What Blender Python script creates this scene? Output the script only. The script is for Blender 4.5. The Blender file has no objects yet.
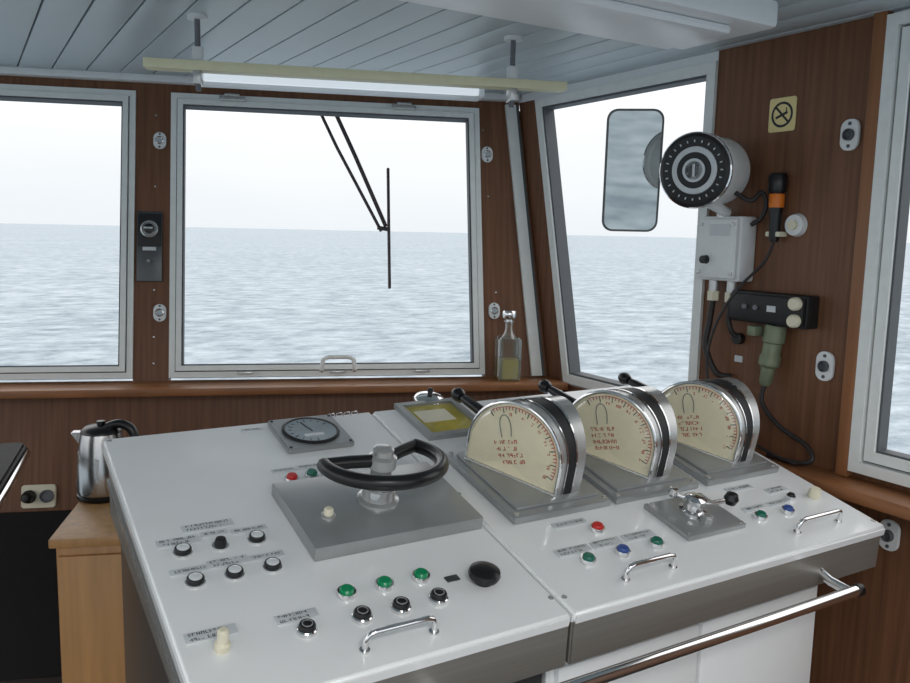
import bpy, bmesh, math, random
from mathutils import Vector, Matrix
random.seed(4)
SC=bpy.context.scene
COL=SC.collection
SC.view_settings.view_transform='Standard'
V=Vector
# ---------------------------------------------------------------- materials
def srgb(r,g,b):
    f=lambda c:(c/255/12.92) if c/255<=.04045 else ((c/255+.055)/1.055)**2.4
    return (f(r),f(g),f(b),1)
def mat(name,col,rough=.5,metal=0,emit=0,noise=0,nscale=30,stretch=(1,1,1),bump=0,coat=0,spec=.5,trans=0):
    m=bpy.data.materials.new(name);m.use_nodes=True;nt=m.node_tree;b=nt.nodes['Principled BSDF']
    b.inputs['Base Color'].default_value=col;b.inputs['Roughness'].default_value=rough;b.inputs['Metallic'].default_value=metal
    b.inputs['Coat Weight'].default_value=coat;b.inputs['Specular IOR Level'].default_value=spec
    b.inputs['Transmission Weight'].default_value=trans
    if emit:
        b.inputs['Emission Color'].default_value=col;b.inputs['Emission Strength'].default_value=emit
    tc=nt.nodes.new('ShaderNodeTexCoord');mp=nt.nodes.new('ShaderNodeMapping');mp.inputs['Scale'].default_value=stretch
    nz=nt.nodes.new('ShaderNodeTexNoise');nz.inputs['Scale'].default_value=nscale;nz.inputs['Detail'].default_value=4
    nt.links.new(tc.outputs['Object'],mp.inputs[0]);nt.links.new(mp.outputs[0],nz.inputs['Vector'])
    if noise:
        rp=nt.nodes.new('ShaderNodeValToRGB')
        rp.color_ramp.elements[0].position=.3;rp.color_ramp.elements[1].position=.7
        rp.color_ramp.elements[0].color=tuple(c*(1-noise) for c in col[:3])+(1,)
        rp.color_ramp.elements[1].color=tuple(min(1,c*(1+noise)) for c in col[:3])+(1,)
        nt.links.new(nz.outputs['Fac'],rp.inputs[0]);nt.links.new(rp.outputs[0],b.inputs['Base Color'])
    if bump:
        bp=nt.nodes.new('ShaderNodeBump');bp.inputs['Strength'].default_value=bump;bp.inputs['Distance'].default_value=.002
        nt.links.new(nz.outputs['Fac'],bp.inputs['Height']);nt.links.new(bp.outputs[0],b.inputs['Normal'])
    return m
WOOD=mat('brown_laminate',srgb(116,80,58),.40,noise=.25,nscale=60,stretch=(1,1,.04),spec=.3)
WOODH=mat('sill_wood',srgb(146,98,64),.38,noise=.2,nscale=30,stretch=(.2,.2,1),spec=.4)
TRIMW=mat('jamb_wood',srgb(146,98,64),.4,noise=.15,nscale=50,stretch=(1,1,.05))
CABW=mat('cabinet_wood',srgb(184,138,88),.4,noise=.15,nscale=40,stretch=(1,1,.06))
FRAME=mat('window_frame_paint',srgb(234,237,235),.35,metal=0,noise=.03)
GASK=mat('gasket',srgb(84,88,92),.6,noise=.05)
WHITE=mat('console_white_paint',srgb(242,244,245),.22,noise=.012,nscale=12,coat=.35)
STEEL=mat('brushed_steel',srgb(148,145,139),.38,metal=.5,noise=.06,nscale=20,stretch=(.1,1,8))
DSTEEL=mat('dark_side_steel',srgb(84,86,88),.3,metal=.5,noise=.08,nscale=8)
PLATE=mat('aluminium_plate',srgb(160,163,164),.30,metal=.45,noise=.04,nscale=15)
CHROME=mat('chrome',srgb(228,228,228),.1,metal=1,noise=.02)
SILV=mat('silver',srgb(190,191,190),.25,metal=.6,noise=.03)
BLACK=mat('black_plastic',srgb(18,18,20),.3,noise=.1)
BLACKM=mat('black_matte',srgb(28,28,30),.5,noise=.1)
WIPM=mat('wiper_metal',srgb(70,62,64),.5,metal=.2,noise=.1)
CREAM=mat('cream_plastic',srgb(226,220,196),.4,noise=.03)
DIAL=mat('dial_cream',srgb(242,232,200),.45,noise=.03)
RED=mat('red_button',srgb(200,30,28),.3,noise=.05)
REDI=mat('red_ink',srgb(190,55,48),.6,noise=.05)
INK=mat('black_ink',srgb(40,40,44),.6,noise=.05)
GREYI=mat('grey_ink',srgb(110,112,118),.6,noise=.05)
GREEN=mat('green_button',srgb(10,140,90),.25,noise=.05)
DGREEN=mat('dark_green_button',srgb(20,105,85),.25,noise=.05)
BLUE=mat('blue_button',srgb(50,80,150),.3,noise=.05)
LABEL=mat('label_plate',srgb(204,209,212),.35,noise=.02)
OFFW=mat('indicator_lens',srgb(218,222,224),.2,noise=.02,coat=.4)
BEIGE=mat('beige_rail',srgb(230,226,190),.45,noise=.03)
CEIL=mat('ceiling_board',srgb(190,201,206),.4,noise=.02,nscale=5)
CEILG=mat('ceiling_groove',srgb(84,92,98),.6,noise=.05)
CWHITE=mat('fixture_white',srgb(240,243,245),.35,noise=.01)
GREYBOX=mat('junction_box_grey',srgb(228,231,232),.45,noise=.03)
CABLE=mat('cable_black',srgb(44,40,40),.5,noise=.05)
GREENC=mat('connector_green',srgb(122,132,108),.5,metal=.2,noise=.1)
ORANGE=mat('orange_band',srgb(225,120,30),.4,noise=.03)
SIGN=mat('sign_cream',srgb(236,218,156),.5,noise=.02)
FLOOR=mat('floor_lino',srgb(70,64,60),.5,noise=.1)
MIRR=mat('mirror_glass',srgb(190,195,195),.03,metal=1,noise=.02,nscale=3)
MFR=mat('mirror_rim',srgb(100,102,102),.4,metal=.4,noise=.04)
YEL=mat('amber_screen',srgb(190,176,84),.08,noise=.25,nscale=9,coat=.5)
LCD=mat('gauge_face',srgb(160,172,178),.12,noise=.12,nscale=14,coat=.6)
KET=mat('kettle_steel',srgb(190,190,190),.22,metal=.95,noise=.03)
DARK=mat('dark_cabinet',srgb(24,24,26),.5,noise=.1)
SHADE=mat('painted_wall_shade',srgb(20,18,18),.6,noise=.1,spec=.2)  # near-black colour that paints in the shade low on the front wall
LEATH=mat('black_leather',srgb(14,14,16),.6,noise=.15,nscale=80,bump=.3,spec=.25)
def glassmat(name,col,fac,body=0,bcol=(1,1,1,1)):
    m=bpy.data.materials.new(name);m.use_nodes=True;nt=m.node_tree;nt.nodes.clear()
    o=nt.nodes.new('ShaderNodeOutputMaterial');mx=nt.nodes.new('ShaderNodeMixShader');t=nt.nodes.new('ShaderNodeBsdfTransparent')
    g=nt.nodes.new('ShaderNodeBsdfGlossy');g.inputs['Roughness'].default_value=.03;t.inputs[0].default_value=col
    lw=nt.nodes.new('ShaderNodeLayerWeight');lw.inputs[0].default_value=fac
    src=t
    if body:
        m2=nt.nodes.new('ShaderNodeMixShader');m2.inputs[0].default_value=body;tl=nt.nodes.new('ShaderNodeBsdfTranslucent');tl.inputs[0].default_value=bcol
        df=nt.nodes.new('ShaderNodeBsdfDiffuse');df.inputs[0].default_value=bcol;ad=nt.nodes.new('ShaderNodeMixShader')
        nt.links.new(tl.outputs[0],ad.inputs[1]);nt.links.new(df.outputs[0],ad.inputs[2])
        nt.links.new(t.outputs[0],m2.inputs[1]);nt.links.new(ad.outputs[0],m2.inputs[2]);src=m2
    nt.links.new(lw.outputs['Facing'],mx.inputs[0]);nt.links.new(src.outputs[0],mx.inputs[1]);nt.links.new(g.outputs[0],mx.inputs[2]);nt.links.new(mx.outputs[0],o.inputs[0])
    return m
GLASS=glassmat('clear_glass',(.95,.96,.96,1),.15)
BOTG=glassmat('bottle_glass',(.96,.98,.97,1),.36,.07,(.9,.95,.93,1))
LIQ=glassmat('yellow_liquid',(.95,.93,.6,1),.12,.5,(.95,.9,.5,1))
# sea
SEA=bpy.data.materials.new('sea_water');SEA.use_nodes=True
nt=SEA.node_tree;b=nt.nodes['Principled BSDF'];b.inputs['Roughness'].default_value=.45;b.inputs['Specular IOR Level'].default_value=.14
geo=nt.nodes.new('ShaderNodeNewGeometry')
def noi(scale,det,st,ro=.65):
    mp=nt.nodes.new('ShaderNodeMapping');mp.inputs['Scale'].default_value=st;mp.inputs['Rotation'].default_value=(0,0,.5)
    n_=nt.nodes.new('ShaderNodeTexNoise');n_.inputs['Scale'].default_value=scale;n_.inputs['Detail'].default_value=det;n_.inputs['Roughness'].default_value=ro
    nt.links.new(geo.outputs['Position'],mp.inputs[0]);nt.links.new(mp.outputs[0],n_.inputs['Vector']);return n_
n1=noi(.30,10,(1,1.5,1),.72);n2=noi(.012,4,(1,1.6,1))
rp=nt.nodes.new('ShaderNodeValToRGB');e=rp.color_ramp.elements
e[0].position=.34;e[0].color=srgb(106,124,136);e[1].position=.66;e[1].color=srgb(188,198,205)
nt.links.new(n1.outputs['Fac'],rp.inputs[0])
mx=nt.nodes.new('ShaderNodeMixRGB');mx.blend_type='MULTIPLY';mx.inputs[0].default_value=.4
r2=nt.nodes.new('ShaderNodeValToRGB');r2.color_ramp.elements[0].position=.35;r2.color_ramp.elements[0].color=(.72,.78,.82,1);r2.color_ramp.elements[1].position=.65
nt.links.new(n2.outputs['Fac'],r2.inputs[0]);nt.links.new(rp.outputs[0],mx.inputs[1]);nt.links.new(r2.outputs[0],mx.inputs[2])
nt.links.new(mx.outputs[0],b.inputs['Base Color'])
bp=nt.nodes.new('ShaderNodeBump');bp.inputs['Strength'].default_value=.3;bp.inputs['Distance'].default_value=.5
nt.links.new(n1.outputs['Fac'],bp.inputs['Height']);nt.links.new(bp.outputs[0],b.inputs['Normal'])
# ---------------------------------------------------------------- helpers
def root(name,M=None,parent=None):
    o=bpy.data.objects.new(name,None);o.empty_display_size=.05
    COL.objects.link(o)
    if M is not None: o.matrix_world=M
    return o
def fin(name,bm,m,parent,smooth=False,M=None):
    me=bpy.data.meshes.new(name)
    bmesh.ops.recalc_face_normals(bm,faces=bm.faces)
    bm.to_mesh(me);bm.free()
    o=bpy.data.objects.new(name,me);me.materials.append(m);COL.objects.link(o)
    if parent: o.parent=parent
    if M is not None: o.matrix_local=M
    if smooth:
        me.polygons.foreach_set('use_smooth',[True]*len(me.polygons))
        try: me.set_sharp_from_angle(angle=math.radians(40))
        except Exception: pass
    return o
def box(name,parent,m,lo,hi,bev=0,M=None,seg=2):
    bm=bmesh.new();bmesh.ops.create_cube(bm,size=1)
    lo=V(lo);hi=V(hi);c=(lo+hi)/2;s=hi-lo
    for v in bm.verts: v.co=V((v.co.x*s.x+c.x,v.co.y*s.y+c.y,v.co.z*s.z+c.z))
    if bev: bmesh.ops.bevel(bm,geom=bm.edges[:],offset=bev,segments=seg,affect='EDGES',profile=.5)
    return fin(name,bm,m,parent,bev>0,M)
def cb(name,parent,m,c,s,bev=0,M=None):
    c=V(c);s=V(s)/2;return box(name,parent,m,c-s,c+s,bev,M)
def basis(d):
    d=d.normalized();a=V((0,0,1)) if abs(d.z)<.9 else V((1,0,0));x=a.cross(d).normalized();y=d.cross(x);return x,y,d
def lathe(name,parent,m,prof,p0=(0,0,0),axis=(0,0,1),seg=32,M=None,smooth=True):
    x,y,d=basis(V(axis));p0=V(p0);bm=bmesh.new();rings=[]
    for r,h in prof:
        if r<1e-6: rings.append([bm.verts.new(p0+d*h)])
        else: rings.append([bm.verts.new(p0+d*h+(x*math.cos(2*math.pi*i/seg)+y*math.sin(2*math.pi*i/seg))*r) for i in range(seg)])
    for A,B in zip(rings,rings[1:]):
        for i in range(seg):
            j=(i+1)%seg
            if len(A)==1 and len(B)==1: continue
            if len(A)==1: bm.faces.new((A[0],B[i],B[j]))
            elif len(B)==1: bm.faces.new((A[i],A[j],B[0]))
            else: bm.faces.new((A[i],A[j],B[j],B[i]))
    if len(rings[0])>1: bm.faces.new(rings[0])
    if len(rings[-1])>1: bm.faces.new(rings[-1])
    return fin(name,bm,m,parent,smooth,M)
def cyl(name,parent,m,p0,p1,r,r1=None,seg=28,bev=0,M=None):
    p0=V(p0);p1=V(p1);L=(p1-p0).length;r1=r if r1 is None else r1
    pr=[(r,0),(r1,L)] if not bev else [(r-bev,0),(r,bev),(r1,L-bev),(r1-bev,L)]
    return lathe(name,parent,m,pr,p0,p1-p0,seg,M)
def smoothpts(pts,n=8):
    pts=[V(p) for p in pts];out=[]
    for i in range(len(pts)-1):
        a=pts[max(i-1,0)];b_=pts[i];c=pts[i+1];d=pts[min(i+2,len(pts)-1)]
        for k in range(n):
            t=k/n;out.append(.5*((2*b_)+(c-a)*t+(2*a-5*b_+4*c-d)*t*t+(-a+3*b_-3*c+d)*t**3))
    out.append(pts[-1]);return out
def tube(name,parent,m,pts,r,seg=12,sm=0,M=None):
    pts=smoothpts(pts,sm) if sm else [V(p) for p in pts]
    rr=r if isinstance(r,(list,tuple)) else [r]*len(pts)
    if len(rr)!=len(pts): rr=[rr[min(int(i*len(rr)/len(pts)),len(rr)-1)] for i in range(len(pts))]
    bm=bmesh.new();rings=[];px=None
    for i,p in enumerate(pts):
        d=(pts[min(i+1,len(pts)-1)]-pts[max(i-1,0)]).normalized()
        if px is None: x,y,_=basis(d)
        else:
            x=(px-d*px.dot(d)).normalized();y=d.cross(x)
        px=x
        rings.append([bm.verts.new(p+(x*math.cos(2*math.pi*k/seg)+y*math.sin(2*math.pi*k/seg))*rr[i]) for k in range(seg)])
    for A,B in zip(rings,rings[1:]):
        for k in range(seg): bm.faces.new((A[k],A[(k+1)%seg],B[(k+1)%seg],B[k]))
    bm.faces.new(rings[0]);bm.faces.new(rings[-1])
    return fin(name,bm,m,parent,True,M)
def prism(name,parent,m,poly,axis,a0,a1,bev=0,M=None):
    def P(q,a): return V((a,q[0],q[1])) if axis=='x' else V((q[0],a,q[1])) if axis=='y' else V((q[0],q[1],a))
    bm=bmesh.new();A=[bm.verts.new(P(q,a0)) for q in poly];B=[bm.verts.new(P(q,a1)) for q in poly]
    bm.faces.new(A);bm.faces.new(B[::-1])
    for i in range(len(poly)):
        j=(i+1)%len(poly);bm.faces.new((A[i],A[j],B[j],B[i]))
    if bev: 
        bmesh.ops.recalc_face_normals(bm,faces=bm.faces);bmesh.ops.bevel(bm,geom=bm.edges[:],offset=bev,segments=2,affect='EDGES')
    return fin(name,bm,m,parent,bev>0,M)
def ring_frame(name,parent,m,outer,w,y0,y1,axis='y'):
    n_=len(outer);inn=[]
    for i in range(n_):
        a=V(outer[i-1]);b_=V(outer[i]);c=V(outer[(i+1)%n_])
        d1=(b_-a).normalized();d2=(c-b_).normalized();n1_=V((-d1.y,d1.x));n2_=V((-d2.y,d2.x))
        k=(n1_+n2_);k=k/(k.dot(n1_));inn.append(b_+k*w)
    def P(q,a): return V((a,q[0],q[1])) if axis=='x' else V((q[0],a,q[1])) if axis=='y' else V((q[0],q[1],a))
    bm=bmesh.new();R_=[[bm.verts.new(P(q,a)) for q in L] for L,a in ((outer,y0),(inn,y0),(inn,y1),(outer,y1))]
    for k in range(4):
        A=R_[k];B=R_[(k+1)%4]
        for i in range(n_):
            j=(i+1)%n_;bm.faces.new((A[i],A[j],B[j],B[i]))
    fin(name,bm,m,parent);return [tuple(q) for q in inn]
def rrect(w,h,r,n=6):
    out=[]
    for cx,cy,a0 in ((w/2-r,h/2-r,0),(-w/2+r,h/2-r,90),(-w/2+r,-h/2+r,180),(w/2-r,-h/2+r,270)):
        for k in range(n+1):
            a_=math.radians(a0+90*k/n);out.append((cx+r*math.cos(a_),cy+r*math.sin(a_)))
    return out
def frameM(o,x,y,z):
    M=Matrix.Identity(4)
    for i,c in enumerate((x,y,z)):
        for k in range(3): M[k][i]=c[k]
    for k in range(3): M[k][3]=o[k]
    return M
I4=Matrix.Identity(4)
# frames ----------------------------------------------------------------
b_=math.radians(20.1);n=V((math.sin(b_),math.cos(b_),0));t=V((math.cos(b_),-math.sin(b_),0));Z=V((0,0,1))
zup=(n*.22+Z).normalized();yo=zup.cross(t)
FWM=frameM(n*3.28+Z*1.07,t,yo,zup)       # leaning front wall: x along wall, y outwards, z up the lean
ZL=lambda z:(z-1.07)*1.0239
SDM=frameM(V((0,0,0)),t,n,Z)              # upright frame aligned with the front wall: (s,d,z)
th=math.atan(.232)
O=V((.944,1.114,.95));eu=V((1,0,0));ev=V((0,math.cos(th),math.sin(th)));en=V((0,-math.sin(th),math.cos(th)))
def CM(u,v,h=0): return frameM(O+eu*u+ev*v+en*h,eu,ev,en)
def cr(name,u,v,h=0): return root(name,CM(u,v,h))
# ---------------------------------------------------------------- room shell
box('floor',None,FLOOR,(-2.2,-1.2,-.05),(2.16,3.35,0))
CZ=2.24
cg=box('ceiling',None,CEILG,(-2.2,-1.2,CZ+.006),(2.16,3.75,CZ+.06))
for i in range(38):
    x0=-2.19+i*.115
    if x0>2.08: break
    box('ceiling_board',cg,CEIL,(x0,-1.2,CZ-.004),(min(x0+.110,2.099),3.75,CZ+.008),.003)
wf=root('wall_front',FWM)
zb=ZL(1.055);zt=ZL(2.17);ztop=ZL(2.30);z0=ZL(0.0)
sc=lambda z:1.037-(z-1.05)*.08
box('lower_panel',wf,WOOD,(-2.3,0,z0),(sc(1.05),.05,zb))
box('header_panel',wf,WOOD,(-2.3,0,zt),(sc(2.2),.05,ztop))
box('pillar_panel',wf,WOOD,(-.62,0,zb),(-.487,.05,zt))
prism('corner_pillar_panel',wf,WOOD,[(.765,zb),(sc(1.055),zb),(sc(2.17),zt),(.765,zt)],'y',0,.05)
box('far_left_panel',wf,WOOD,(-2.3,0,zb),(-1.75,.05,zt))
box('painted_shade_panel',wf,SHADE,(-2.3,-.012,z0),(-.3,0,ZL(.585)))  # dark sheet standing in for shade on the lower wall, not a separate panel
wr=root('wall_right',I4)
XR=2.1
box('lower_panel',wr,WOOD,(XR,-1.2,0),(XR+.05,2.62,1.04))
box('instrument_panel',wr,WOOD,(XR,1.355,1.04),(XR+.05,1.895,CZ+.02))
box('header_panel',wr,CWHITE,(XR,1.896,2.205),(XR+.05,3.02,CZ+.02))
box('header_panel_near',wr,CWHITE,(XR,-1.2,2.225),(XR+.05,1.354,CZ+.02))
prism('corner_pillar_panel',wr,WOOD,[(2.72,1.04),(2.62,1.04),(2.875,2.205),(2.99,2.205)],'x',XR,XR+.05)
box('near_panel',wr,WOOD,(XR,-1.2,1.04),(XR+.05,.3,2.225))
tr=root('trim_1',FWM);box('cornice',tr,CWHITE,(-2.3,-.03,ZL(2.205)),(.94,0,ZL(2.238)),.004)
tr=root('trim_2',FWM);prism('corner_post',tr,FRAME,[(.965,zb),(1.01,zb),(.925,zt+.02),(.880,zt+.02)],'y',-.018,-.001)
prism('corner_post_dark',tr,GASK,[(1.01,zb),(1.02,zb),(.935,zt+.02),(.925,zt+.02)],'y',-.018,-.001)
def sill(name,M,lo,hi):
    r=root(name,M);box('sill_board',r,WOODH,lo,hi,.006);return r
sill('windowsill_front',SDM,(-2.3,3.12,1.022),(1.08,3.30,1.052))
sill('windowsill_right',I4,(1.975,-1.2,.965),(2.099,2.60,1.0))
# ---------------------------------------------------------------- windows
def window_front(name,x0,x1,latch=False):
    r=root(name,FWM)
    o=[(x0,ZL(1.064)),(x1,ZL(1.064)),(x1,ZL(2.17)),(x0,ZL(2.17))]
    i1=ring_frame('outer_frame',r,FRAME,o,.022,-.012,.05)
    i2=ring_frame('gasket',r,GASK,i1,.004,-.006,.05)
    i3=ring_frame('sash',r,FRAME,i2,.020,-.022,.04)
    ring_frame('seal',r,GASK,i3,.006,-.012,.03)
    return r
window_front('window_1',-1.75,-.62)
w2=window_front('window_2',-.487,.765)
for s0 in (-.25,.44):
    cb('hinge_plate',w2,SILV,(s0,-.03,ZL(2.15)),(.10,.02,.018),.003)
    cyl('hinge_pin',w2,SILV,(s0-.03,-.045,ZL(2.16)),(s0+.03,-.045,ZL(2.16)),.006)
tube('pull_handle',w2,FRAME,[(.095,-.02,ZL(1.085)),(.095,-.06,ZL(1.09)),(.10,-.065,ZL(1.125)),(.12,-.065,ZL(1.135)),(.20,-.065,ZL(1.135)),(.22,-.065,ZL(1.125)),(.225,-.06,ZL(1.09)),(.225,-.02,ZL(1.085))],.009)
for s0 in (-.2,.16,.5):
    cb('catch',w2,SILV,(s0,-.026,ZL(1.08)),(.06,.012,.012),.002)
w3=root('window_3',I4)
o=[(2.60,1.05),(1.895,1.05),(1.895,2.205),(2.862,2.205)][::-1]
i1=ring_frame('outer_frame',w3,FRAME,o,.036,XR-.012,XR+.05,'x')
ring_frame('seal',w3,GASK,i1,.008,XR-.004,XR+.05,'x')
w4=root('window_4',I4)
box('jamb_wood',w4,TRIMW,(XR-.03,1.32,1.0),(XR,1.358,2.238),.004)
o=[(.35,1.02),(1.32,1.02),(1.32,2.225),(.35,2.225)]
i1=ring_frame('outer_frame',w4,FRAME,o,.03,XR-.03,XR+.05,'x')
i1=ring_frame('gasket',w4,GASK,i1,.006,XR-.005,XR+.05,'x')
i1=ring_frame('sash',w4,FRAME,i1,.028,XR-.018,XR+.04,'x')
ring_frame('seal',w4,GASK,i1,.006,XR-.01,XR+.03,'x')
# ---------------------------------------------------------------- sea
box('sea',None,SEA,(-6000,-6000,-9.2),(6000,6000,-9))
# ---------------------------------------------------------------- wiper outside
wp=root('window_wiper',FWM)
tube('arm_1',wp,WIPM,[(.085,.12,ZL(2.2)),(.17,.12,ZL(2.02)),(.355,.12,ZL(1.67))],.007)
tube('arm_2',wp,WIPM,[(.15,.12,ZL(2.2)),(.25,.12,ZL(1.98)),(.375,.12,ZL(1.69))],.009)
tube('joint',wp,WIPM,[(.34,.12,ZL(1.685)),(.385,.105,ZL(1.675))],.009)
cb('blade',wp,WIPM,(.385,.10,ZL(1.68)),(.012,.02,.52),.004)
cb('pivot_housing',wp,WIPM,(.12,.11,ZL(2.21)),(.14,.08,.05),.01)
# ---------------------------------------------------------------- ceiling rail, lights
rl=root('curtain_rail',SDM)
box('rail_board',rl,BEIGE,(-.415,2.47,2.084),(.81,2.53,2.092),.002)
box('rail_lip',rl,BEIGE,(-.415,2.465,2.082),(.81,2.472,2.108),.002)
for s0 in (-.272,.645):
    cyl('hanger_rod',rl,GREYI,(s0,2.5,2.03),(s0,2.5,2.24),.008)
    cb('hanger_block',rl,GREYBOX,(s0,2.5,2.12),(.03,.03,.06),.004)
    cyl('hanger_flange',rl,GREYBOX,(s0,2.5,2.225),(s0,2.5,2.24),.028)
    cb('hanger_clamp',rl,SILV,(s0,2.5,2.07),(.022,.06,.05),.004)
fl=root('window_lamp',SDM)
LAMP=mat('lamp_diffuser',srgb(236,244,250),.4,emit=.5,noise=.01)
box('lamp_body',fl,CWHITE,(-.36,3.2,2.17),(.72,3.33,2.235),.006)
box('lamp_tube_cover',fl,LAMP,(-.33,3.17,2.17),(.69,3.2,2.225),.006)
cl=root('ceiling_lamp',I4)
box('lamp_housing',cl,CWHITE,(.55,1.42,2.17),(1.78,1.74,2.238),.012)
box('lamp_diffuser',cl,CWHITE,(.6,1.46,2.145),(1.66,1.68,2.17),.012)
cb2=root('added_fill_light',Matrix.Translation((.1,-.45,0)))  # added unseen fill light behind the camera, with invented housing, to brighten the interior
box('fill_light_housing',cb2,CWHITE,(-.5,-.2,2.2),(.5,.2,2.238),.008)
ld=bpy.data.lights.new('fill_light_area','AREA');ld.shape='RECTANGLE';ld.size=.95;ld.size_y=.35;ld.energy=19;ld.color=(1,.97,.92)
lo_=bpy.data.objects.new('fill_light_area',ld);COL.objects.link(lo_);lo_.parent=cb2;lo_.location=(0,0,2.19)
# ---------------------------------------------------------------- console
con=root('control_console',I4)
def csl(name,u0,u1):
    bm=bmesh.new();bmesh.ops.create_cube(bm,size=1)
    for v in bm.verts:
        uu=u0 if v.co.x<0 else u1;vv=0 if v.co.y<0 else .915;hh=-.03 if v.co.z<0 else 0
        v.co=O+eu*uu+ev*vv+en*hh
    bmesh.ops.bevel(bm,geom=bm.edges[:],offset=.007,segments=3,affect='EDGES')
    return fin(name,bm,WHITE,con,True)
csl('left_top_panel',-.686,-.0015);csl('right_top_panel',.0015,.991)
for nm,x0,x1 in (('left_apron',.268,.941),('right_apron',.947,1.925)):
    prism(nm,con,STEEL,[(1.122,.935),(1.128,.84),(1.98,.98),(1.98,1.118)],'x',x0,x1,.004)
prism('left_body',con,DSTEEL,[(1.2,0),(1.2,.86),(1.95,1.0),(1.95,0)],'x',.285,.94)
prism('right_body',con,WHITE,[(1.2,0),(1.2,.86),(1.95,1.0),(1.95,0)],'x',.95,1.80)
box('cabinet_door_1',con,WHITE,(.97,1.185,.08),(1.365,1.2,.80),.004)
box('cabinet_door_2',con,WHITE,(1.375,1.185,.08),(1.78,1.2,.80),.004)
prism('side_trim',con,SILV,[(1.15,.90),(1.155,.885),(1.97,1.055),(1.97,1.07)],'x',.262,.268)
tube('front_rail',con,CHROME,[(.6,1.05,.855),(1.72,1.05,.855)],.013)
tube('rail_post',con,CHROME,[(1.70,1.05,.855),(1.70,1.10,.862),(1.70,1.13,.875)],.012)
tube('rail_post',con,CHROME,[(.66,1.05,.855),(.66,1.10,.862),(.66,1.13,.875)],.012)
cyl('rail_end_cap',con,BLACK,(1.72,1.05,.855),(1.735,1.05,.855),.015)
conp=root('console_fittings',None);conp.parent=con;conp.matrix_local=CM(0,0)
def glyphs(name,parent,m,x0,y0,w,hh,z,rows=1,M=None):
    bm=bmesh.new()
    for r_ in range(rows):
        x=x0;yy=y0-r_*hh*1.7
        while x<x0+w*(1 if r_==0 else .8):
            g=hh*random.choice((.45,.6,.6,.7))
            if random.random()<.15: x+=hh*.6;continue
            for q in range(random.choice((2,3))):
                if random.random()<.5: a=(x+g*random.choice((0,.8)),yy,.14*hh+g*.08,hh)
                else: a=(x,yy+hh*random.choice((0,.42,.8)),g,hh*.17)
                vs=[bm.verts.new((a[0]+dx*a[2],a[1]+dy*a[3],z)) for dx,dy in ((0,0),(1,0),(1,1),(0,1))];bm.faces.new(vs)
            x+=g+hh*.3
    return fin(name,bm,m,parent,M=M)
def label(u,v,w=.072,h=.016,rows=1):
    cb('label_plate',conp,LABEL,(u,v,.0015),(w,h,.003),.0006)
    hh=h*.36/(1 if rows==1 else 1.2)
    glyphs('label_text',conp,INK,u-w*.42,v-hh*.5+(hh*.85 if rows>1 else 0),w*.8,hh,.0034,rows)
def button(u,v,cap,r=.016,name='push_button'):
    lathe(name+'_bezel',conp,CHROME,[(r,0),(r,.006),(r*.93,.010),(r*.75,.010),(r*.75,.004)],(u,v,0),seg=28)
    lathe(name+'_cap',conp,cap,[(r*.74,0),(r*.74,.013),(r*.6,.016),(0,.0165)],(u,v,0),seg=28)
def blackbutton(u,v,r=.016):
    lathe('indicator_base',conp,CHROME,[(r*1.12,0),(r*1.12,.004),(r,.005)],(u,v,0),seg=28)
    lathe('indicator_bezel',conp,BLACK,[(r,.003),(r,.010),(r*.9,.013),(r*.7,.013)],(u,v,0),seg=28)
    lathe('indicator_cap',conp,OFFW,[(r*.74,0),(r*.74,.0135),(r*.5,.0155),(0,.016)],(u,v,0),seg=28)
def darkbutton(u,v,r=.016):
    lathe('indicator_base',conp,CHROME,[(r*1.12,0),(r*1.12,.007),(r,.009)],(u,v,0),seg=28)
    lathe('indicator_cap',conp,BLACK,[(r*.95,.003),(r*.95,.014),(r*.85,.017),(0,.018)],(u,v,0),seg=28)
    lathe('indicator_ring',conp,SILV,[(r*.62,.017),(r*.62,.0186),(r*.5,.0186),(r*.5,.017)],(u,v,0),seg=24)
def handle(u0,u1,v):
    h=.034
    tube('grab_handle',conp,CHROME,[(u0,v,0),(u0,v,h*.6),(u0+.006,v,h*.9),(u0+.018,v,h),(u1-.018,v,h),(u1-.006,v,h*.9),(u1,v,h*.6),(u1,v,0)],.0055)
    for u in (u0,u1): cyl('handle_foot',conp,CHROME,(u,v,0),(u,v,.004),.009)
for v_ in (.411,.315):
    for u_ in (-.615,-.545,-.474):
        if (u_,v_)==(-.545,.411):
            lathe('rotary_collar',conp,CHROME,[(.016,0),(.016,.004),(.01,.005)],(u_,v_,0))
            lathe('rotary_knob',conp,BLACK,[(.012,0),(.012,.010),(.009,.018),(0,.019)],(u_,v_,0));continue
        blackbutton(u_,v_)
for u_,v_,w_,r_ in ((-.615,.448,.08,2),(-.545,.456,.05,1),(-.478,.449,.07,1),(-.55,.485,.10,2),(-.617,.352,.07,1),(-.546,.356,.075,2),(-.475,.352,.07,1),(-.48,.166,.075,2),(-.624,.172,.085,2)):
    label(u_,v_,w_,.018 if r_==1 else .024,r_)
for u_ in (-.376,-.300,-.223): button(u_,.194,GREEN,.0185);darkbutton(u_,.125,.0165)
darkbutton(-.477,.125,.0155)
lathe('cream_switch',conp,CREAM,[(.012,0),(.013,.012),(.009,.016),(.0095,.036),(.006,.04),(0,.04)],(-.617,.131,0))
lathe('mushroom_knob',conp,BLACK,[(.018,0),(.018,.008),(.029,.011),(.032,.018),(.030,.026),(.022,.031),(.01,.0335),(0,.034)],(-.112,.145,0))
cb('label_plate_dark',conp,DSTEEL,(-.166,.172,.0015),(.028,.016,.003),.0008)
handle(-.405,-.274,.048)
button(-.332,.612,RED,.0165);button(-.283,.617,DGREEN,.0165);blackbutton(-.235,.622,.011)
label(-.335,.66,.055,.016);label(-.275,.662,.055,.016);label(-.342,.877,.055,.016)
label(-.245,.585,.05,.014)
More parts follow.
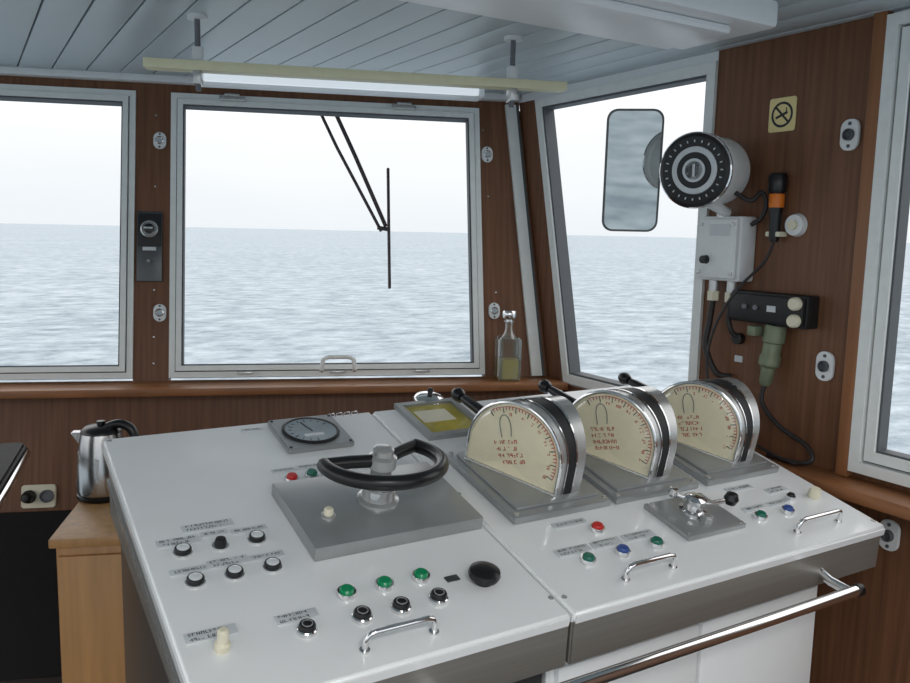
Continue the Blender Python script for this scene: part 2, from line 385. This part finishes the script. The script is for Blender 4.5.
button(.237,.222,RED,.0175);label(.19,.262,.09,.020,1)
for u_,c_ in ((.137,DGREEN),(.232,BLUE),(.330,DGREEN)):
    button(u_,.131,c_,.0175)
for u_,w_ in ((.13,.088),(.222,.078),(.315,.085)): label(u_,.172,w_,.024,2)
handle(.171,.303,.052)
label(.745,.262,.09,.020,1);label(.70,.175,.075,.018);label(.79,.175,.075,.018);label(.845,.225,.07,.022,2)
button(.679,.137,DGREEN,.0165);button(.777,.135,BLUE,.0165)
button(.845,.18,BLACK,.0125)
lathe('cream_cap_switch',conp,CREAM,[(.015,0),(.016,.012),(.013,.026),(0,.028)],(.921,.167,0))
handle(.715,.872,.058)
for u_,v_ in ((-.013,.057),(-.67,.9),(-.67,.03),(.014,.05),(.975,.03),(.975,.9),(.0115,.45),(-.0125,.45)):
    lathe('panel_screw',conp,SILV,[(.0055,0),(.0055,.0015),(0,.0022)],(u_,v_,0),seg=16)
# rudder gauge
g=cr('rudder_gauge',-.213,.812)
prism('bezel',g,PLATE,rrect(.172,.165,.008),'z',0,.014,.002)
lathe('rim',g,BLACKM,[(.072,.012),(.072,.018),(.066,.02),(.064,.015)],seg=48)
lathe('dial_face',g,LCD,[(.065,.010),(.065,.0165),(0,.0165)],seg=48)
for k in range(13):
    a_=math.radians(-60+k*20);M=Matrix.Rotation(a_,4,'Z')
    cb('tick',g,INK,(0,.052,.0172),(.002,.012 if k%3==0 else .007,.0006),0,M)
cb('needle',g,INK,(0,.02,.0175),(.003,.055,.001),0,Matrix.Rotation(.25,4,'Z'))
prism('dial_card',g,OFFW,rrect(.05,.014,.003),'z',.0165,.0172,M=Matrix.Translation((0,-.025,0)))
for x_ in (-.077,.077):
    for y_ in (-.073,.073): lathe('screw',g,BLACK,[(.004,.013),(.004,.0155),(0,.016)],(x_,y_,0),seg=12)
# steering wheel
PW=cr('steering_wheel',-.205,.435)
box('base_plate',PW,PLATE,(-.19,-.13,0),(.19,.13,.03),.003)
lathe('pedestal',PW,SILV,[(.045,.03),(.045,.036),(.036,.04),(.034,.062),(.041,.066),(.041,.07),(.026,.074),(.022,.10),(.026,.108),(.03,.112),(.03,.134),(.022,.140),(.022,.152),(.017,.156),(0,.157)],seg=40)
lathe('lock_bolt',PW,SILV,[(.010,0),(.010,.006),(0,.007)],(-.022,-.028,.060),(-.5,-.8,.3),16)
R0=.125;arc=[]
WM=Matrix.Translation((0,0,.125))@Matrix.Rotation(math.radians(-8),4,'X')
for k in range(41):
    a_=math.radians(172+k*(217/40));arc.append((R0*math.cos(a_),R0*math.sin(a_),0))
tube('rim',PW,BLACK,arc,.0155,16,M=WM)
for e_ in (arc[0],arc[-1]):
    lathe('rim_end',PW,BLACK,[(0,-.0155),(.011,-.011),(.0155,0),(.011,.011),(0,.0155)],e_,seg=16,M=WM)
    tube('spoke',PW,BLACK,[(0,0,0),(e_[0]*.55,e_[1]*.55,.002),e_],[.014,.014,.0145],12,M=WM)
lathe('small_cream_button',PW,CREAM,[(.010,.03),(.010,.046),(.007,.05),(0,.05)],(-.125,-.03,0))
lathe('small_button_collar',PW,SILV,[(.015,.03),(.015,.034),(.011,.036)],(-.125,-.03,0))
# amber display
s_=cr('amber_display',.168,.815)
ring_frame('bezel',s_,PLATE,[(-.095,-.105),(.095,-.105),(.095,.105),(-.095,.105)],.018,0,.014,'z')
box('screen',s_,YEL,(-.078,-.088,0),(.078,.088,.006))
cb('screen_card',s_,CREAM,(-.01,.02,.0065),(.10,.07,.001))
bl=cr('alarm_bell',.20,.945,-.0)
lathe('bell_dome',bl,CHROME,[(.045,0),(.045,.006),(.04,.012),(.025,.018),(.01,.02),(0,.021)])
lathe('bell_knob',bl,BLACK,[(.005,.014),(.008,.026),(.010,.032),(.006,.038),(0,.039)])
# engine telegraphs
RT=.125;HC=.068;SA=.447;CA=.894
def prof(nseg=28):
    out=[(0,0)]
    for k in range(nseg+1):
        a_=math.pi*k/nseg;out.append((RT-RT*math.cos(a_),HC+RT*math.sin(a_)))
    out.append((2*RT,0));return out
def telegraph(u,v):
    T=cr('engine_order_telegraph',u,v)
    box('base_plate',T,PLATE,(-.178,-.045,0),(.098,.275,.018),.003)
    box('base_plinth',T,PLATE,(-.158,-.02,.018),(.075,.25,.026),.003)
    P=prof();h0=.020
    L=lambda q:V((-.034-q[0]*SA,q[0]*CA,h0+q[1]));Rr=lambda q:V((.034+q[0]*.06,q[0]*CA,h0+q[1]))
    def strip(name,f0,f1,m,out=0):
        bm=bmesh.new();A=[];B=[]
        c=V((0,RT*CA,h0+HC))
        for q in P:
            l=L(q);r_=Rr(q);d=V((0,l.y-c.y,l.z-c.z if q[1]>=HC-1e-6 else 0));d=d.normalized()*out if d.length>0 else d
            A.append(bm.verts.new(l.lerp(r_,f0)+d));B.append(bm.verts.new(l.lerp(r_,f1)+d))
        for i in range(len(P)-1): bm.faces.new((A[i],A[i+1],B[i+1],B[i]))
        return fin(name,bm,m,T,True)
    strip('rim_left',0,.22,SILV);strip('lever_slot',.22,.6,BLACKM,.001);strip('rim_right',.6,1,SILV)
    strip('slot_edge_1',.20,.24,CHROME,.003);strip('slot_edge_2',.58,.63,CHROME,.003)
    bm=bmesh.new();bm.faces.new([bm.verts.new(Rr(q)) for q in P]);fin('right_cheek',bm,SILV,T)
    fo=L((RT,HC));c_=V((SA,-CA,0));nn_=c_.cross(V((0,0,1)))
    FM=frameM(fo,c_,V((0,0,1)),nn_)
    K=RT/.14
    def pf(scale,off,name,m,z):
        bm=bmesh.new();pts=[]
        for q in P: 
            x=(RT-q[0])*scale;y=(q[1]-HC)*scale if q[1]>HC else max((q[1]-HC),-(HC-off))
            pts.append(bm.verts.new((x,y,z)))
        bm.faces.new(pts);return fin(name,bm,m,T,M=FM)
    pf(1,0,'face_backing',BLACKM,0)
    pf(.96,.006,'dial_face',DIAL,.003)
    pts=[((RT-q[0])*.985,(q[1]-HC)*.985 if q[1]>HC else q[1]-HC,.004) for q in P]
    tube('face_rim',T,CHROME,pts,.0045,8,M=FM)
    cb('face_foot',T,SILV,(0,-HC+.004,.004),(2*RT,.012,.012),.002,FM)
    for k in range(33):
        a_=math.radians(-14+k*4.6);r_=.126*K;ln=.015 if k%4==0 else .008
        M=FM@Matrix.Rotation(a_,4,'Z')
        cb('scale_tick',T,INK if k%4==0 else REDI,(r_-ln/2,0,.0042),(ln,.0019,.0006),0,M)
    tube('scale_arc',T,REDI,[(.126*K*math.cos(math.radians(-14+k*5)),.126*K*math.sin(math.radians(-14+k*5)),.0042) for k in range(30)],.0007,6,M=FM)
    for k in range(8):
        a_=math.radians(-16+k*17);M=FM@Matrix.Translation((.100*K*math.cos(a_),.100*K*math.sin(a_),0))@Matrix.Rotation(a_-math.pi/2,4,'Z')
        glyphs('scale_mark',T,REDI,-.005,0,.008,.008,.0044,1,M)
    for k in range(4):
        M=FM@Matrix.Rotation(math.radians(22),4,'Z')@Matrix.Translation((-.046+.002*k,.022-.0165*k,0))
        glyphs('dial_lettering',T,REDI,0,0,.062,.0095,.0044,1,M)
    hs=[(-.02,.040,.0046),(-.017,.070,.0046),(-.010,.088,.0046),(.001,.093,.0046),(.010,.085,.0046),(.012,.065,.0046),(.006,.040,.0046)]
    tube('pointer_outline',T,GREYI,hs,.0010,6,5,FM@Matrix.Rotation(math.radians(26),4,'Z'))
    bm=bmesh.new();R1=[];R2=[];cc=bm.verts.new((0,-.01,.034))
    for q in P:
        x=(RT-q[0]);y=(q[1]-HC)
        R1.append(bm.verts.new((x*.95,y*.95,.004)));R2.append(bm.verts.new((x*.86,y*.86,.026)))
    for i in range(len(P)-1):
        bm.faces.new((R1[i],R1[i+1],R2[i+1],R2[i]));bm.faces.new((R2[i],R2[i+1],cc))
    fin('clear_cover',bm,GLASS,T,True,FM)
    c=V((-.03,RT*CA,h0+HC-.0));tip=V((-.043,.48,.083));d=(tip-c)
    tube('lever_arm',T,SILV,[c+d*.2,c+d*.55],.008)
    tube('lever_handle',T,BLACK,[c+d*.42,c+d*.47,c+d*.8,c+d*.86],[.009,.0155,.013,.011],16)
    lathe('lever_knob',T,BLACK,[(0,-.022),(.012,-.018),(.019,-.005),(.019,.006),(.012,.018),(0,.022)],c+d*.93,d,20)
    for x_,y_ in ((-.166,-.032),(.086,-.032),(-.166,.262),(.086,.262)):
        lathe('base_screw',T,SILV,[(.006,.018),(.006,.021),(0,.022)],(x_,y_,0),seg=12)
telegraph(.240,.340);telegraph(.534,.340);telegraph(.842,.340)
# small lever plate
lp=cr('trim_lever_unit',.508,.19)
box('base_plate',lp,PLATE,(-.094,-.075,0),(.094,.075,.012),.002)
lathe('boss',lp,CHROME,[(.032,.012),(.032,.018),(.024,.022),(.022,.036),(.026,.038),(.026,.048),(.016,.054),(0,.056)],(.0,.01,0))
tube('lever',lp,CHROME,[(0,.01,.034),(.04,-.005,.036),(.075,-.012,.04)],.006)
lathe('lever_ball',lp,BLACK,[(0,-.018),(.013,-.013),(.018,0),(.013,.013),(0,.018)],(.10,-.012,.042))
tube('locking_arm',lp,CHROME,[(0,.01,.044),(-.03,.035,.046),(-.045,.04,.05)],.006)
lathe('locking_knob',lp,CHROME,[(.009,0),(.012,.008),(.010,.02),(0,.022)],(-.045,.04,.045))
lathe('hex_nut',lp,SILV,[(.016,.012),(.016,.026),(.01,.028),(0,.028)],(-.0,-.035,0),seg=6,smooth=False)
for x_,y_ in ((-.085,-.066),(.085,-.066),(-.085,.066),(.085,.066)):
    lathe('screw',lp,SILV,[(.005,.012),(.005,.014),(0,.015)],(x_,y_,0),seg=12)
wr_=cr('wire_holder',-.09,.90)
for k in range(4):
    tube('wire',wr_,CHROME,[(-.04+k*.022,0,0),(-.04+k*.022,.0,.01),(-.025+k*.022,.0,.012),(-.02+k*.022,0,0)],.0015,6)
# ---------------------------------------------------------------- left side things
cab=root('wooden_cabinet',SDM)
box('top_board',cab,CABW,(-.624,2.155,.826),(-.06,2.64,.85),.003)
box('carcass',cab,CABW,(-.612,2.175,0),(-.07,2.63,.826),.003)
box('door',cab,CABW,(-.606,2.162,.04),(-.09,2.176,.80),.003)
cyl('door_knob',cab,SILV,(-.14,2.145,.6),(-.14,2.163,.6),.01)
kt=root('electric_kettle',frameM(t*-.565+n*2.50+Z*.85,t,n,Z))
lathe('power_base',kt,BLACK,[(.070,0),(.073,.006),(.073,.014),(.066,.018)],seg=40)
lathe('body',kt,KET,[(.07,.018),(.073,.03),(.071,.10),(.062,.17),(.056,.195)],seg=48)
lathe('lid',kt,BLACK,[(.057,.195),(.056,.202),(.045,.212),(.012,.218),(.012,.228),(0,.23)],seg=40)
tube('handle',kt,BLACK,[(.02,-.01,.212),(.055,-.015,.222),(.088,-.02,.205),(.100,-.022,.16),(.094,-.02,.10),(.067,-.012,.06)],.0135,12,6)
prism('spout',kt,KET,[(-.05,.15),(-.082,.198),(-.048,.198)],'y',-.018,.018,.003)
cb('water_gauge',kt,LABEL,(0.0,-.069,.09),(.01,.006,.08),.002)
so=root('power_socket',FWM)
zz=ZL(.64)
prism('socket_plate',so,CREAM,[(x+-.945,z+zz) for x,z in rrect(.12,.085,.012)],'y',-.012,0,.003)
for x_ in (-.975,-.915):
    lathe('socket_ring',so,BLACK if x_<-.95 else GREYI,[(.024,0),(.024,.012),(.02,.014),(.018,.004),(0,.004)],(x_,-.012,zz),(0,-1,0))
lathe('plug',so,BLACK,[(.02,0),(.02,.03),(.012,.045),(0,.046)],(-.975,-.02,zz),(0,-1,0))
A0=V((.155,2.84,0));A1=V((.0,2.06,0));ad=(A1-A0).normalized();al=V((ad.y,-ad.x,0)).normalized()
if al.x>0: al=-al
pc=root('pilot_chair',frameM(A0,al,ad,Z))
prism('armrest_pad',pc,LEATH,[(x+.05,y+.42) for x,y in rrect(.09,.86,.035)],'z',.93,.965,.008)
tube('armrest_tube',pc,CHROME,[(.0,.8,.93),(-.004,.6,.945),(-.004,.06,.945),(.01,.0,.94),(.05,-.02,.94),(.09,.0,.93)],.009)
tube('armrest_strut',pc,CHROME,[(.05,.7,.93),(.08,.7,.6),(.2,.62,.5)],.014,12,5)
prism('seat',pc,LEATH,[(x+.37,y+.45) for x,y in rrect(.5,.5,.09)],'z',.5,.62,.02)
prism('backrest',pc,LEATH,[(x+.37,z+.95) for x,z in rrect(.48,.62,.1)],'y',.72,.82,.02)
prism('armrest_pad',pc,LEATH,[(x+.69,y+.42) for x,y in rrect(.09,.6,.035)],'z',.93,.965,.008)
tube('armrest_strut',pc,CHROME,[(.69,.6,.93),(.66,.6,.6),(.54,.58,.5)],.014,12,5)
cyl('column',pc,DSTEEL,(.37,.45,.03),(.37,.45,.5),.05)
lathe('foot',pc,DSTEEL,[(.24,0),(.24,.015),(.08,.05),(.05,.06)],(.37,.45,0))
# ---------------------------------------------------------------- front wall fittings
def oval(M,x,z,axis='y'):
    if axis=='y':
        r=root('oval_latch',M@Matrix.Translation((x,0,z)))
        prism('plate',r,GREYBOX,rrect(.048,.068,.0235,8),'y',-.009,-.001,.002)
        lathe('eye',r,CHROME,[(.016,0),(.016,.006),(.013,.009),(.011,.003),(0,.003)],(0,-.009,0),(0,-1,0))
        for k in(-.026,.026): lathe('screw',r,GASK,[(.004,0),(.004,.002),(0,.002)],(0,-.009,k),(0,-1,0),12)
    else:
        r=root('oval_latch',Matrix.Translation((XR,x,z)))
        prism('plate',r,GREYBOX,rrect(.056,.084,.024,8),'x',-.011,-.001,.002)
        lathe('eye',r,GASK,[(.016,0),(.016,.008),(.012,.012),(.010,.003),(0,.003)],(-.011,0,0),(-1,0,0))
        for k in(-.03,.03): lathe('screw',r,GASK,[(.005,0),(.005,.002),(0,.002)],(-.011,0,k),(-1,0,0),12)
for x_,z_ in ((-.529,1.979),(-.523,1.311),(.812,1.323),(.797,1.976)): oval(FWM,x_,ZL(z_))
for y_,z_ in ((1.412,1.934),(1.43,1.293),(1.20,.87)): oval(I4,y_,z_,'x')
cbx=root('wiper_control_box',FWM)
box('plate',cbx,DSTEEL,(-.61,-.012,ZL(1.43)),(-.515,0,ZL(1.70)),.003)
box('upper_plate',cbx,DARK,(-.605,-.016,ZL(1.565)),(-.52,-.01,ZL(1.69)),.003)
lathe('dial_ring',cbx,SILV,[(.033,0),(.033,.006),(.027,.01),(.025,.004)],(-.5625,-.016,ZL(1.63)),(0,-1,0))
lathe('dial_knob',cbx,BLACK,[(.02,0),(.019,.02),(.012,.024),(0,.024)],(-.5625,-.016,ZL(1.63)),(0,-1,0))
cb('dial_pointer',cbx,LABEL,(-.5625,-.042,ZL(1.63)),(.034,.004,.007),.001,)
cb('name_strip',cbx,LABEL,(-.5625,-.014,ZL(1.555)),(.05,.004,.014),.001)
cyl('toggle',cbx,SILV,(-.5625,-.012,ZL(1.50)),(-.5625,-.035,ZL(1.505)),.006)
ps=root('pillar_screws',FWM)
for x_ in (-.545,.84):
    for z_ in (1.12,1.22,1.4,1.8,2.08): lathe('screw',ps,SILV,[(.004,0),(.004,.002),(0,.003)],(x_ if x_<0 else x_-.06*(z_-1.1),-.0005,ZL(z_)),(0,-1,0),10)
# decanter
dc=root('glass_decanter',frameM(t*.845+n*3.205+Z*1.053,t,n,Z)@Matrix.Scale(1.15,4))
prism('bottle_body',dc,BOTG,rrect(.082,.072,.012),'z',0,.155,.006)
prism('liquid',dc,LIQ,rrect(.070,.060,.010),'z',.008,.075)
lathe('neck',dc,BOTG,[(.032,.15),(.02,.165),(.014,.178),(.014,.205),(.019,.208),(.019,.213)])
lathe('stopper',dc,CHROME,[(.012,.205),(.012,.216),(.022,.220),(.025,.224),(.025,.244),(.022,.248),(0,.25)])
# ---------------------------------------------------------------- right wall instruments
P0=V((1.948,2.10,1.863));nd=V((-.62,-.78,-.13)).normalized();xx=Z.cross(nd).normalized();yy=nd.cross(xx)
mi=root('rear_view_mirror',frameM(P0,xx,yy,nd))
prism('rim',mi,MFR,rrect(.187,.405,.035),'z',-.012,0,.003)
prism('glass',mi,MIRR,rrect(.172,.390,.03),'z',0,.002)
im=frameM(P0,xx,yy,nd).inverted()
tube('arm',mi,MFR,[V((0,0,-.012)),im@V((2.03,2.06,1.88)),im@V((2.095,1.92,1.9))],.009,10)
lathe('ball_joint',mi,MFR,[(0,-.018),(.018,0),(0,.018)],(0,0,-.028),(0,0,1))
cb('arm_foot',mi,MFR,(0,0,0),(.03,.03,.05),.004,im@Matrix.Translation((2.088,1.905,1.9)))
F0=V((1.855,1.735,1.842));ax=V((-.93,-.36,-.05)).normalized()
sp=root('round_loudspeaker',Matrix.Translation(F0))
S0=V((0,0,0))
lathe('housing',sp,GREYBOX,[(.06,-.19),(.088,-.185),(.102,-.17),(.102,-.03),(.110,-.025),(.110,.0),(.106,.004)],S0,ax,48)
lathe('front_ring',sp,BLACKM,[(.105,0),(.105,.010),(.096,.016),(.07,.012),(.068,.002)],S0,ax,48)
lathe('chrome_ring',sp,CHROME,[(.110,-.002),(.110,.007),(.106,.010),(.104,.006)],S0,ax,48)
lathe('white_ring',sp,LABEL,[(.070,.004),(.068,.012),(.050,.013),(.048,.006)],S0,ax,48)
lathe('dark_core',sp,DARK,[(.054,.004),(.052,.0135),(.03,.014),(0,.014)],S0,ax,48)
lathe('core_ring',sp,LABEL,[(.034,.014),(.034,.016),(.026,.016),(.026,.014)],S0,ax,32)
bx,by,bd=basis(ax)
for k in range(24):
    a_=2*math.pi*k/24;q=bx*math.cos(a_)+by*math.sin(a_)
    tube('grille_mark',sp,LABEL,[S0+ax*.0155+q*.080,S0+ax*.0155+q*.087],.002,6)
tube('cross_bar',sp,LABEL,[ax*.016-by*.018,ax*.016+by*.018],.004,6)
tube('bracket',sp,GREYBOX,[ax*-.10+V((0,0,-.09)),V((2.0,1.77,1.74))-F0,V((2.05,1.78,1.725))-F0],.016,12)
tube('back_stub',sp,GREYBOX,[ax*-.18,V((2.095,1.83,1.86))-F0],.03,16)
tube('speaker_cable',sp,CABLE,[q-F0 for q in (F0-ax*.14+V((0,-.06,-.05)),V((2.02,1.67,1.76)),V((2.05,1.655,1.785)),V((2.07,1.65,1.75)),V((2.075,1.67,1.71)),V((2.07,1.70,1.69)))],.007,10,6)
jb=root('junction_box',I4)
box('body',jb,GREYBOX,(2.03,1.70,1.515),(2.099,1.865,1.715),.008)
box('cover',jb,GREYBOX,(2.015,1.708,1.523),(2.03,1.857,1.707),.006)
box('type_plate',jb,LABEL,(2.012,1.73,1.655),(2.016,1.81,1.69))
lathe('switch',jb,BLACK,[(.014,0),(.012,.018),(0,.02)],(2.015,1.82,1.58),(-1,0,0))
for y_,z_ in ((1.72,1.54),(1.845,1.54),(1.72,1.69),(1.845,1.69)): lathe('screw',jb,SILV,[(.006,0),(.006,.004),(0,.005)],(2.015,y_,z_),(-1,0,0),12)
cyl('bracket_arm',jb,SILV,(2.05,1.79,1.71),(2.05,1.79,1.74),.022)
for y_ in (1.82,1.75):
    cyl('gland',jb,SILV,(2.06,y_,1.515),(2.06,y_,1.46),.016);cyl('gland_nut',jb,CREAM,(2.06,y_,1.48),(2.06,y_,1.45),.02,seg=6)
tube('conduit_1',jb,CABLE,[(2.06,1.82,1.46),(2.06,1.83,1.38),(2.05,1.83,1.30),(2.06,1.79,1.22),(2.085,1.75,1.21)],.010,10,6)
tube('conduit_2',jb,CABLE,[(2.06,1.75,1.46),(2.06,1.755,1.40),(2.065,1.745,1.36),(2.085,1.735,1.34)],.008,10,6)
lathe('wall_socket',jb,BLACKM,[(.018,0),(.018,.02),(0,.022)],(2.099,1.735,1.335),(-1,0,0))
cb('tag',jb,LABEL,(2.097,1.735,1.27),(.004,.03,.02))
bb=root('black_terminal_box',I4)
box('body',bb,BLACKM,(2.045,1.465,1.395),(2.099,1.735,1.49),.006)
box('lid',bb,DARK,(2.03,1.47,1.402),(2.045,1.73,1.483),.005)
for z_ in (1.467,1.418):
    lathe('white_knob',bb,CREAM,[(.019,0),(.019,.014),(.015,.02),(0,.02)],(2.03,1.492,z_),(-1,-.1,0))
for y_ in (1.63,1.67): lathe('indicator',bb,GREYI,[(.008,0),(.008,.006),(0,.008)],(2.03,y_,1.445),(-1,0,0),16)
cb('marking',bb,LABEL,(2.029,1.575,1.445),(.002,.03,.018))
cn=root('cable_connector',Matrix.Translation((2.065,1.58,1.395)))
lathe('shell',cn,GREENC,[(.028,0),(.032,.01),(.032,.05),(.027,.055),(.027,.09),(.031,.095),(.031,.12),(.021,.13),(.019,.175),(.012,.185)],(0,0,0),(-.05,.10,-1),24)
cb('side_lug',cn,GREENC,(-.03,.05,-.02),(.04,.03,.03),.004)
tube('cable',cn,CABLE,[V(q)-V((2.065,1.58,1.395)) for q in ((2.056,1.598,1.215),(2.05,1.60,1.16),(2.055,1.54,1.10),(2.065,1.45,1.06),(2.055,1.42,1.025),(2.045,1.46,1.008),(2.04,1.56,1.008))],.007,10,8)
mc0=V((2.07,1.615,1.74));mc=root('hand_microphone',Matrix.Translation(mc0))
lathe('body',mc,BLACK,[(.012,-.10),(.015,-.09),(.017,-.02),(.021,.0)])
lathe('orange_ring',mc,ORANGE,[(.021,0),(.022,.01),(.022,.035),(.021,.04)])
lathe('head',mc,BLACK,[(.021,.04),(.026,.05),(.027,.09),(.022,.10),(0,.102)])
box('holder_clip',mc,CREAM,(-.01,-.025,-.085),(.028,.025,-.07),.003)
cyl('suction_disc',mc,GREYBOX,(.029,-.055,-.05),(.012,-.055,-.05),.034,.03)
cyl('disc_boss',mc,CREAM,(.012,-.055,-.05),(.0,-.055,-.05),.014)
tube('cord',mc,CABLE,[V(q)-mc0 for q in ((2.07,1.615,1.642),(2.06,1.635,1.58),(2.01,1.68,1.50),(1.985,1.73,1.40),(1.98,1.76,1.27),(1.98,1.72,1.14),(2.0,1.63,1.06),(2.02,1.52,1.02),(2.03,1.45,1.006))],.0045,8,8)
ns=root('no_smoking_sign',frameM(V((XR-.001,1.638,2.012)),V((0,-1,0)),V((0,0,1)),V((-1,0,0))))
prism('plate',ns,SIGN,rrect(.092,.098,.008),'z',0,.003)
def ringz(name,parent,m,ro,ri,z,seg=40):
    bm=bmesh.new();A=[];B=[]
    for i in range(seg):
        a_=2*math.pi*i/seg;A.append(bm.verts.new((ro*math.cos(a_),ro*math.sin(a_),z)));B.append(bm.verts.new((ri*math.cos(a_),ri*math.sin(a_),z)))
    for i in range(seg): j=(i+1)%seg;bm.faces.new((A[i],A[j],B[j],B[i]))
    return fin(name,bm,m,parent)
ringz('circle',ns,INK,.037,.030,.0035)
cb('slash',ns,INK,(0,0,.0036),(.064,.006,.0008),0,Matrix.Rotation(math.radians(-45),4,'Z'))
cb('cigarette',ns,INK,(-.002,-.001,.0034),(.042,.007,.0008),0,Matrix.Rotation(math.radians(20),4,'Z'))
cb('smoke',ns,INK,(.014,.012,.0034),(.003,.014,.0008))
# ---------------------------------------------------------------- world + light
w=bpy.data.worlds.new('overcast_sky');SC.world=w;w.use_nodes=True;nt=w.node_tree;bg=nt.nodes['Background']
tc=nt.nodes.new('ShaderNodeTexCoord');sx=nt.nodes.new('ShaderNodeSeparateXYZ');rp=nt.nodes.new('ShaderNodeValToRGB')
nz=nt.nodes.new('ShaderNodeTexNoise');nz.inputs['Scale'].default_value=2.2;nz.inputs['Detail'].default_value=5
mp=nt.nodes.new('ShaderNodeMapping');mp.inputs['Scale'].default_value=(1,1,4)
ma=nt.nodes.new('ShaderNodeMath');ma.operation='MULTIPLY_ADD';ma.inputs[1].default_value=.16
sb=nt.nodes.new('ShaderNodeMath');sb.operation='SUBTRACT';sb.inputs[1].default_value=.08
nt.links.new(tc.outputs['Generated'],sx.inputs[0]);nt.links.new(tc.outputs['Generated'],mp.inputs[0]);nt.links.new(mp.outputs[0],nz.inputs['Vector'])
nt.links.new(nz.outputs['Fac'],ma.inputs[0]);nt.links.new(sx.outputs['Z'],ma.inputs[2]);nt.links.new(ma.outputs[0],sb.inputs[0])
nt.links.new(sb.outputs[0],rp.inputs[0]);nt.links.new(rp.outputs[0],bg.inputs['Color'])
e=rp.color_ramp.elements;e[0].position=0;e[0].color=(.53,.56,.58,1);e[1].position=.3;e[1].color=(1,1,1,1)
e2=rp.color_ramp.elements.new(.10);e2.color=(.60,.615,.625,1)
bg.inputs['Strength'].default_value=1.65
# ---------------------------------------------------------------- camera
a=math.radians(31.1);p=math.radians(7.64);r=math.radians(1.25)
fh=V((math.sin(a),math.cos(a),0));r0=V((math.cos(a),-math.sin(a),0))
f=fh*math.cos(p)-Z*math.sin(p);u0=fh*math.sin(p)+Z*math.cos(p)
R=r0*math.cos(r)+u0*math.sin(r);U=-r0*math.sin(r)+u0*math.cos(r)
cd=bpy.data.cameras.new('camera');cd.sensor_width=36;cd.lens=820/910*36;cd.clip_end=20000;cd.clip_start=.02
co=bpy.data.objects.new('camera',cd);COL.objects.link(co);co.matrix_world=frameM(V((0,0,1.65)),R,U,-f);SC.camera=co
